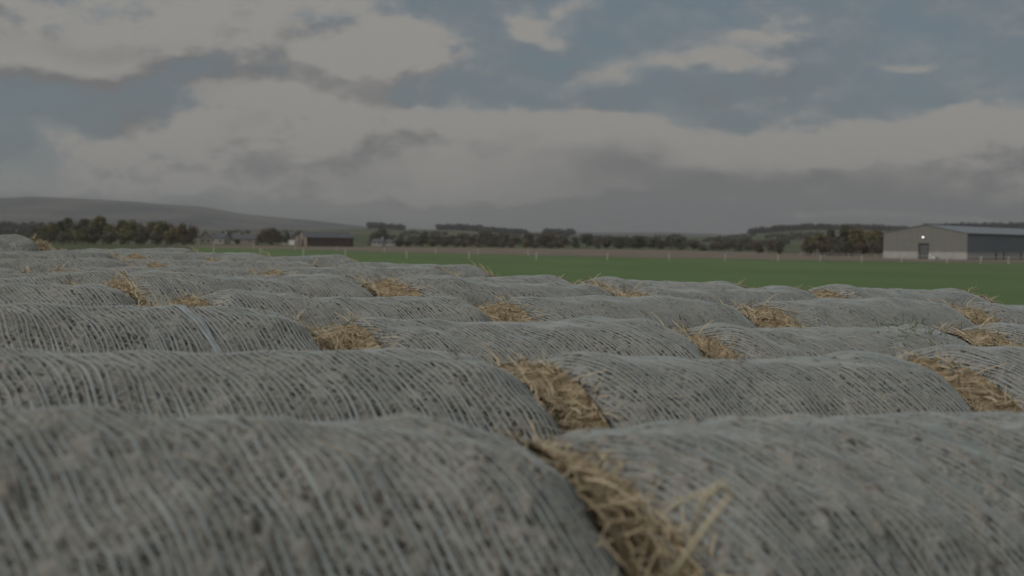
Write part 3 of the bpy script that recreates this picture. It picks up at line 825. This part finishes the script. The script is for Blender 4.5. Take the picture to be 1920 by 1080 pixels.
# ------------------------------------------------------------------ buildings
M_CLAD = plain('beige_cladding', (0.272, 0.266, 0.240), 0.6, 0.05, 1.0)
M_DARKCLAD = plain('slate_blue_cladding', (0.27, 0.305, 0.335), 0.55, 0.06, 1.0)
M_CONC = plain('concrete_panel', (0.52, 0.50, 0.475), 0.9, 0.10, 0.6)
M_ROOFMETAL = plain('grey_roof_sheet', (0.30, 0.335, 0.36), 0.5, 0.06, 0.8)
M_TRIM = plain('dark_trim', (0.06, 0.068, 0.075), 0.6)
M_DOORM = plain('grey_shutter', (0.17, 0.175, 0.175), 0.6, 0.05)
M_WHITE = plain('white_plastic', (0.78, 0.78, 0.76), 0.5, 0.04)
M_LAMP = bpy.data.materials.new('lamp_lens'); M_LAMP.use_nodes = True
_b = M_LAMP.node_tree.nodes['Principled BSDF']; _b.inputs['Emission Color'].default_value = (1, .97, .9, 1); _b.inputs['Emission Strength'].default_value = 6.0
def build_shed():
    # local frame: x across the gable (0..W), y along the building, z up; gable wall at y = 0
    Wd, He, Hr, Ln = 21.4, 6.35, 8.35, 66.0
    px0, Y0 = 1655, 372.0
    x0, y0, z0 = at(px0, Y0)
    rot = R_(-38)                        # gable turned so that the long side shows at the right
    e = empty('farm_shed', (x0, y0, -1.5), rot)
    tag(e, 'large beige shed with pale concrete base and dark blue-grey long side at right', 'shed')
    d0, d1, dh = 9.2, 11.8, 3.8          # shutter door opening
    # gable: cladding sheets in bays, over precast concrete panels
    roof = lambda x: He + (Hr - He) * (1 - abs(x - Wd / 2) / (Wd / 2))
    n = 12; xs = [Wd * i / n for i in range(n + 1)]
    for a, b in zip(xs[:-1], xs[1:]):
        pts = [(a + .012, 1.75), (b - .012, 1.75), (b - .012, roof(b - .012) - .02)]
        if a < Wd / 2 < b: pts.append((Wd / 2, Hr - .02))
        pts.append((a + .012, roof(a + .012) - .02))
        lo, hi = a + .012, b - .012
        if hi > d0 and lo < d1:           # cut round the door
            for p, q, zb in ((lo, min(hi, d0), 1.75), (max(lo, d0), min(hi, d1), dh), (max(lo, d1), hi, 1.75)):
                if q - p > .05:
                    MB().prism([(p, zb), (q, zb), (q, roof(q) - .02), (p, roof(p) - .02)], 0, .12).build('wall_sheet', M_CLAD, e)
        else:
            MB().prism(pts, 0, .12).build('wall_sheet', M_CLAD, e)
    for a, b in ((0, 4.6), (4.62, d0), (d1, 16.4), (16.42, Wd)):
        MB().box(a, b, -.06, .12, -.4, 1.74).build('concrete_panel', M_CONC, e)
    # long side
    nb = 10
    for i in range(nb):
        a, b = .12 + (Ln - .12) * i / nb, .12 + (Ln - .12) * (i + 1) / nb - .025
        m = MB(); k = 26
        poly = []
        for q in range(k):               # box-profiled sheet
            s = a + (b - a) * q / k; w = (b - a) / k
            poly += [(Wd, s), (Wd, s + w * .55), (Wd + .035, s + w * .62), (Wd + .035, s + w * .93)]
        poly.append((Wd, b))
        vs = [(x, y, 1.75) for x, y in poly] + [(x, y, He - .25) for x, y in poly]; L = len(poly)
        vs += [(Wd - .1, y, 1.75) for x, y in poly] + [(Wd - .1, y, He - .25) for x, y in poly]
        fs = [(q, q + 1, L + q + 1, L + q) for q in range(L - 1)] + [(L + q, L + q + 1, 3 * L + q + 1, 3 * L + q) for q in range(L - 1)]
        m.add(vs, fs); m.build('side_sheet', M_DARKCLAD, e)
        MB().box(Wd - .12, Wd + .06, a, b, -.4, 1.74).build('concrete_panel', M_CONC, e)
    for y in (18.5, 24.0, 36.5, 48.5):
        MB().box(Wd + .06, Wd + .12, y, y + .95, -.1, 1.75).build('side_door', M_TRIM, e)
    # far walls close the box
    MB().box(0, .12, .14, Ln, -.4, He - .05).build('back_wall', M_CLAD, e)
    MB().prism([(0.14, -.4), (Wd - .14, -.4), (Wd - .14, He - .1), (Wd / 2, Hr - .1), (0.14, He - .1)], Ln - .14, Ln).build('end_wall', M_CLAD, e)
    # roof: sheets on both slopes
    nr_ = 12
    for side in (0, 1):
        for i in range(nr_):
            a, b = -.25 + (Ln + .5) * i / nr_, -.25 + (Ln + .5) * (i + 1) / nr_ - .03
            xo = -.35 if side == 0 else Wd + .35; zo = He - .06
            poly = [(xo, zo), (Wd / 2, Hr), (Wd / 2, Hr + .10), (xo, zo + .10)]
            MB().prism(poly, a, b).build('roof_sheet', M_ROOFMETAL, e)
    MB().prism([(Wd / 2 - .35, Hr + .05), (Wd / 2, Hr + .13), (Wd / 2 + .35, Hr + .05), (Wd / 2 + .3, Hr + .20), (Wd / 2, Hr + .28), (Wd / 2 - .3, Hr + .20)], -.3, Ln + .3).build('ridge_cap', M_TRIM, e)
    MB().box(Wd + .30, Wd + .52, -.25, Ln + .2, He - .28, He - .05).build('gutter', M_TRIM, e)
    MB().box(-.52, -.36, -.25, Ln + .2, He - .28, He - .05).build('gutter', M_TRIM, e)
    # roller door with slats and frame
    dr = empty('roller_door', (d0, .25, 0)); dr.parent = e
    for i in range(15):
        MB().box(.12, d1 - d0 - .12, 0, .05, -.4 + i * .27, -.4 + i * .27 + .255).build('slat', M_DOORM, dr)
    fr = MB().box(-.02, .12, -.33, .10, -.4, dh).box(d1 - d0 - .12, d1 - d0 + .02, -.33, .10, -.4, dh).box(-.02, d1 - d0 + .02, -.33, .10, dh - .14, dh + .02)
    fr.build('door_frame', M_TRIM, e, (d0, .25, 0))
    # flood lamp over the door
    l = MB().box(-.22, .22, -.3, -.06, -.22, .22).build('flood_lamp', M_TRIM, e, (10.4, 0, 5.3))
    MB().tube([(0, -.301, 0), (0, -.34, 0)], .19, 12).build('lamp_lens', M_LAMP, l)
    # things by the door, on the gable's yard side
    for k, (dx, h, r, lab) in enumerate(((12.6, 1.35, .42, 'tall white plastic drum beside the shed door, nearer the door'), (13.6, .95, .55, 'squat white plastic tank right of the tall drum at the shed door'))):
        p = e.matrix_basis @ Vector((dx, -1.0, 0))
        m = MB(); m.tube([(0, 0, 0), (0, 0, h * .06), (0, 0, h * .12), (0, 0, h * .88), (0, 0, h * .95), (0, 0, h)], [r * .93, r, r * .98, r * .98, r * .94, r * .6], 14)
        t = empty('water_tank' if k else 'plastic_drum', (p.x, p.y, gz(p.x, p.y)))
        m.build('body', M_WHITE, t, smooth=True)
        MB().tube([(0, 0, h), (0, 0, h + .07)], r * .3, 10).build('lid', M_TRIM, t)
        tag(t, lab, 'tank')
build_shed()

M_BOARD = plain('weathered_boards', (0.15, 0.112, 0.092), 0.9, 0.25, 0.8)
M_PALEBOARD = plain('pale_boards', (0.36, 0.305, 0.25), 0.9, 0.2, 0.8)
M_SLATE = plain('slate_roof', (0.15, 0.158, 0.17), 0.7, 0.12, 0.6)
M_DARKIN = plain('dark_interior', (0.02, 0.02, 0.02), 0.9)
def build_barn():
    Wd, He, Hr, Ln = 11.5, 3.6, 5.7, 20.5
    x0, y0, z0 = at(552, 600)
    e = empty('field_barn', (x0, y0, z0), R_(-58))
    tag(e, 'low timber barn with dark slate roof and brown boarded side beyond the field', 'barn')
    roof = lambda x: He + (Hr - He) * (1 - abs(x - Wd / 2) / (Wd / 2))
    # gable boards with two dark openings
    n = 16
    for i in range(n):
        a, b = Wd * i / n, Wd * (i + 1) / n - .03
        m = M_PALEBOARD if i not in (5, 6, 11) else M_BOARD
        top = min(roof(a), roof(b))
        MB().prism([(a, -.2 if i not in (9, 10) else 2.6), (b, -.2 if i not in (9, 10) else 2.6), (b, roof(b) - .05), (a, roof(a) - .05)], 0, .08).build('gable_board', m, e)
    n = 26
    for i in range(n):
        a, b = .1 + (Ln - .1) * i / n, .1 + (Ln - .1) * (i + 1) / n - .05
        MB().box(Wd - .08, Wd, a, b, -.2, He).build('side_board', M_BOARD, e)
    MB().box(0, .08, .1, Ln, -.2, He).build('back_wall', M_BOARD, e)
    MB().prism([(.1, -.2), (Wd - .1, -.2), (Wd - .1, He - .1), (Wd / 2, Hr - .1), (.1, He - .1)], Ln - .1, Ln - .02).build('end_wall', M_BOARD, e)
    MB().box(6.2, 8.2, .09, .15, -.2, 2.6).build('doorway', M_DARKIN, e)
    for side in (0, 1):
        xo = -.4 if side == 0 else Wd + .4
        MB().prism([(xo, He - .1), (Wd / 2, Hr), (Wd / 2, Hr + .14), (xo, He + .04)], -.4, Ln + .4).build('roof', M_SLATE, e)
    p = (*at(550, 590)[:2], at(550, 590)[2])
    t = empty('white_box_trailer', p, R_(-20))
    MB().box(-1.1, 1.1, -1.6, 1.6, .5, 2.4).build('body', M_WHITE, t)
    for sx in (-1.12, 1.0):
        MB().tube([(sx, 0, .35), (sx + .14, 0, .35)], .35, 12).build('wheel', M_TRIM, t)
    tag(t, 'small white box trailer parked left of the low timber barn', 'trailer')
build_barn()

M_RENDER = [plain('house_render', c, 0.9, .08, .8) for c in ((.42, .40, .36), (.34, .30, .26), (.48, .46, .43), (.38, .33, .29))]
M_GLASS = plain('window_glass', (.03, .035, .04), .2, .1, 1, .5)
def house(px, Y, w, d, he, hr, rot, mi, label, group):
    e = empty('house', at(px, Y), rot)
    m = M_RENDER[mi]
    MB().prism([(-w / 2, -.5), (w / 2, -.5), (w / 2, he), (0, hr), (-w / 2, he)], -d / 2, d / 2).build('wall', m, e)
    rf = MB()
    for s in (-1, 1):
        rf.prism([(s * (w / 2 + .3), he - .1), (0, hr + .05), (0, hr + .25), (s * (w / 2 + .3), he + .1)], -d / 2 - .3, d / 2 + .3)
    r = rf.build('roof', M_SLATE, e)
    MB().box(-.4, .4, -d / 2 + .2, -d / 2 + 1.0, hr - .4, hr + 1.1).build('chimney', m, r)
    for x in (-w * .25, w * .25):
        for z in (1.0, he - 1.7) if he > 4 else (1.0,):
            f = MB().box(x - .55, x + .55, -d / 2 - .05, -d / 2 - .004, z, z + 1.25).build('window', M_WHITE, e)
            MB().box(x - .46, x + .46, -d / 2 - .07, -d / 2 - .052, z + .09, z + 1.16).build('pane', M_GLASS, f)
    for y in (-d * .25, d * .25):
        for sx in (-1, 1):
            f = MB().box(*sorted((sx * (w / 2 + .004), sx * (w / 2 + .05))), y - .55, y + .55, 1.0, 2.25).build('window', M_WHITE, e)
            MB().box(*sorted((sx * (w / 2 + .052), sx * (w / 2 + .07))), y - .46, y + .46, 1.09, 2.16).build('pane', M_GLASS, f)
    return tag(e, label, 'house', group)
HG = 'cottages left of the barn'
house(383, 640, 5.2, 7, 3.0, 5.6, R_(15), 1, 'tall-gabled stone cottage against the end of the left wood', HG)
house(412, 690, 9, 7, 2.8, 4.9, R_(80), 0, 'long pale cottage second from the left wood', HG)
house(440, 720, 8, 6.5, 2.9, 5.0, R_(70), 3, 'brownish cottage in the middle of the small group left of the barn', HG)
house(462, 650, 6.5, 9, 2.5, 4.2, R_(84), 1, 'low cottage with dark window on the field edge, nearest the barn', HG)
house(546, 700, 6, 7, 3.2, 5.8, R_(35), 3, 'cottage just behind the left end of the timber barn', HG)
house(709, 700, 7.5, 5, 2.0, 3.2, R_(82), 2, 'low pale outbuilding between barn and scattered trees, left of the pair', 'low outbuildings right of the barn')
house(734, 720, 6.0, 5, 1.9, 3.0, R_(75), 0, 'low pale outbuilding between barn and scattered trees, right of the pair', 'low outbuildings right of the barn')
FG = 'far pale farmhouses on the low hills'
for px, Y, w, mi, lab in ((968, 1500, 14, 2, 'far white farmhouse left of the low skyline wood'), (1003, 1420, 11, 2, 'far white house among trees at centre of the plain'),
                          (1072, 1550, 14, 0, 'far pale long house above the dark hedgerow'), (1097, 1600, 22, 2, 'far white low building above the dark hedgerow, right of the long house'),
                          (1770, 1700, 12, 2, 'far pale house hidden behind the shed ridge')):
    if px < 1500: house(px, Y, 7, w, 3.2, 5.4, R_(78), mi, lab, FG)

# ------------------------------------------------------------------ fences
M_POST = plain('pale_post', (0.64, 0.62, 0.56), 0.85, .15, 3.0)
M_WIRE = plain('wire', (0.25, 0.25, 0.24), 0.5)
def fence(pts, label, h=1.15, rad=.075, wires=3, rail=False):
    P = [Vector(at(px, Y)) for px, Y in pts]
    e = empty('post_fence', P[0]); tag(e, label, 'fence')
    g = random.Random(len(pts))
    m0 = MB().tube([(0, 0, -.3), (0, 0, h), (0, 0, h + .05)], [rad, rad, rad * .5], 8).mesh('post', M_POST)
    for p in P:
        o = link('post', m0, e, p - P[0], (g.uniform(-.05, .05), g.uniform(-.05, .05), 0))
    for i in range(wires):
        z = h * (.35 + .3 * i)
        MB().tube([p - P[0] + Vector((0, -rad - .006, z)) for p in P], .006, 4).build('wire', M_WIRE, e)
    if rail:
        for i in range(len(P) - 1):
            MB().tube([P[i] - P[0] + Vector((0, -rad - .03, h * .88)), P[i + 1] - P[0] + Vector((0, -rad - .03, h * .88))], .045, 6).build('rail', M_POST, e)
fence([(400, 262), (488, 258), (568, 256), (647, 255), (762, 252), (879, 250), (1005, 252), (1138, 262), (1254, 270), (1359, 276), (1458, 280), (1537, 282),
       (1615, 284), (1690, 284), (1775, 282), (1838, 280), (1890, 279), (1960, 278)], 'pale post and wire fence crossing the green field in front of the shed', 1.25, .10)
fence([(400, 428), (475, 420), (553, 410), (630, 396), (720, 370), (816, 345), (895, 338), (990, 330)], 'fainter post fence along the far edge of the green field', 1.2, .09)
fence([(1500, 396), (1545, 392), (1590, 388), (1640, 372), (1690, 362), (1740, 356), (1790, 352), (1840, 348), (1890, 346), (1940, 344)], 'low railed fence in front of the shed base', 1.0, .07, 1, True)

# ------------------------------------------------------------------ straw stalk and weeds close to the camera
def near_things():
    def P3(px, py, Y): return Vector(((px - 960) / FPX * Y, Y, ZC - (py - yh(px)) / FPX * Y))
    Y = 1.83
    e = empty('straw_stalk', P3(1282, 1082, Y)); o = Vector(e.location)
    def tube(name, pts, r):
        return MB().tube([Vector(p) - o for p in pts], r, 8).build(name, M_STRAW_PALE, e, smooth=True)
    tube('stem', [P3(1262, 1100, Y + .03), P3(1290, 1052, Y), P3(1335, 985, Y - .01), P3(1376, 930, Y)], [.0045, .0045, .0042, .0035])
    tube('bent_leaf', [P3(1376, 930, Y), P3(1360, 905, Y), P3(1352, 916, Y + .01), P3(1330, 935, Y + .02), P3(1316, 962, Y + .03), P3(1308, 1010, Y + .04)], [.003, .003, .004, .004, .003, .002])
    tube('side_leaf', [P3(1352, 916, Y + .01), P3(1300, 936, Y + .03), P3(1260, 945, Y + .05)], [.003, .0025, .001])
    tag(e, 'pale bent straw stalk sticking up from the open end of the bottom right bale', 'straw')
near_things()
M_WEED = plain('green_weed', (0.30, 0.34, 0.22), .8, .2, 8.0)
def weeds(k, px0, px1, th0, n, label, seed, hgt=.09):
    """seedlings sprouting through the net on top of row k"""
    g = np.random.default_rng(seed)
    px = g.uniform(px0, px1, n); P = []
    for q in px:
        t = tpos(k, q); th = R_(g.normal(th0, 14))
        c = PX * ROWD[k] + AX * t
        P.append((c.x + math.sin(th) * -RB * PX.x * -1 * -1 if False else c.x - PX.x * RB * math.sin(th), c.y - PX.y * RB * math.sin(th), BASE[k] + RB * SQ * (1 + math.cos(th)) - .03))
    P = np.array(P); D = np.stack([g.normal(0, .8, n), g.normal(0, .8, n), np.ones(n)], -1)
    o0 = P.mean(0)
    me = mesh_strands(P - o0, D, g.uniform(hgt * .25, hgt * .6, n), g.uniform(.004, .008, n), np.tile([0, 1.0, 0.1], (n, 1)), g, 'weed_patch', M_WEED)
    tag(link('weed_patch', me, None, tuple(o0)), label, 'weeds', None, 'stuff')
weeds(4, 380, 460, 34, 90, 'faint green seedlings sprouting through a bale net at mid left', 1, .06)
weeds(2, 1610, 1700, 25, 90, 'faint green seedlings sprouting on the bale top at mid right', 2, .06)
weeds(3, 1190, 1290, 35, 80, 'faint green grass sprouting at a bale end right of centre', 3, .06)
def tufts():
    M_DRY = plain('dry_grass', (0.30, 0.27, 0.13), .8, .2, 6.0)
    for i, (px, Y, lab) in enumerate(((1610, 8.1, 'dry grass stems standing behind the bales, leftmost at the right field edge'), (1700, 7.9, 'dry grass stems standing behind the bales, in the middle of the right field edge'),
                                 (1895, 7.0, 'dry grass stems standing behind the bales at the right picture edge'))):
        g = np.random.default_rng(60 + i); n = 22
        x, y, z = at(px, Y)
        P = np.stack([g.normal(0, .12, n), g.normal(0, .12, n), np.zeros(n)], -1)
        D = np.stack([g.normal(0, .16, n), g.normal(0, .16, n), np.ones(n)], -1)
        me = mesh_strands(P, D, g.uniform(.5, 1.30, n), g.uniform(.004, .008, n), np.tile([0, 1.0, 0.0], (n, 1)), g, 'grass_tuft', M_DRY, 4, .2)
        tag(link('grass_tuft', me, None, (x, y, z)), lab, 'grass', None, 'stuff')
tufts()

# ------------------------------------------------------------------ haze
def haze():
    m = bpy.data.materials.new('haze'); m.use_nodes = True
    t = NT(m.node_tree); t.n.clear()
    v = t.node('ShaderNodeVolumePrincipled')
    v.inputs['Color'].default_value = (0.975, 0.98, 0.985, 1); v.inputs['Density'].default_value = 1.45e-4; v.inputs['Anisotropy'].default_value = 0.2
    out = t.node('ShaderNodeOutputMaterial'); t.put(out.inputs['Volume'], v.outputs[0])
    MB().box(-9300, 9300, -9300, 9300, -6, 172).build('haze', m)['kind'] = 'stuff'
haze()
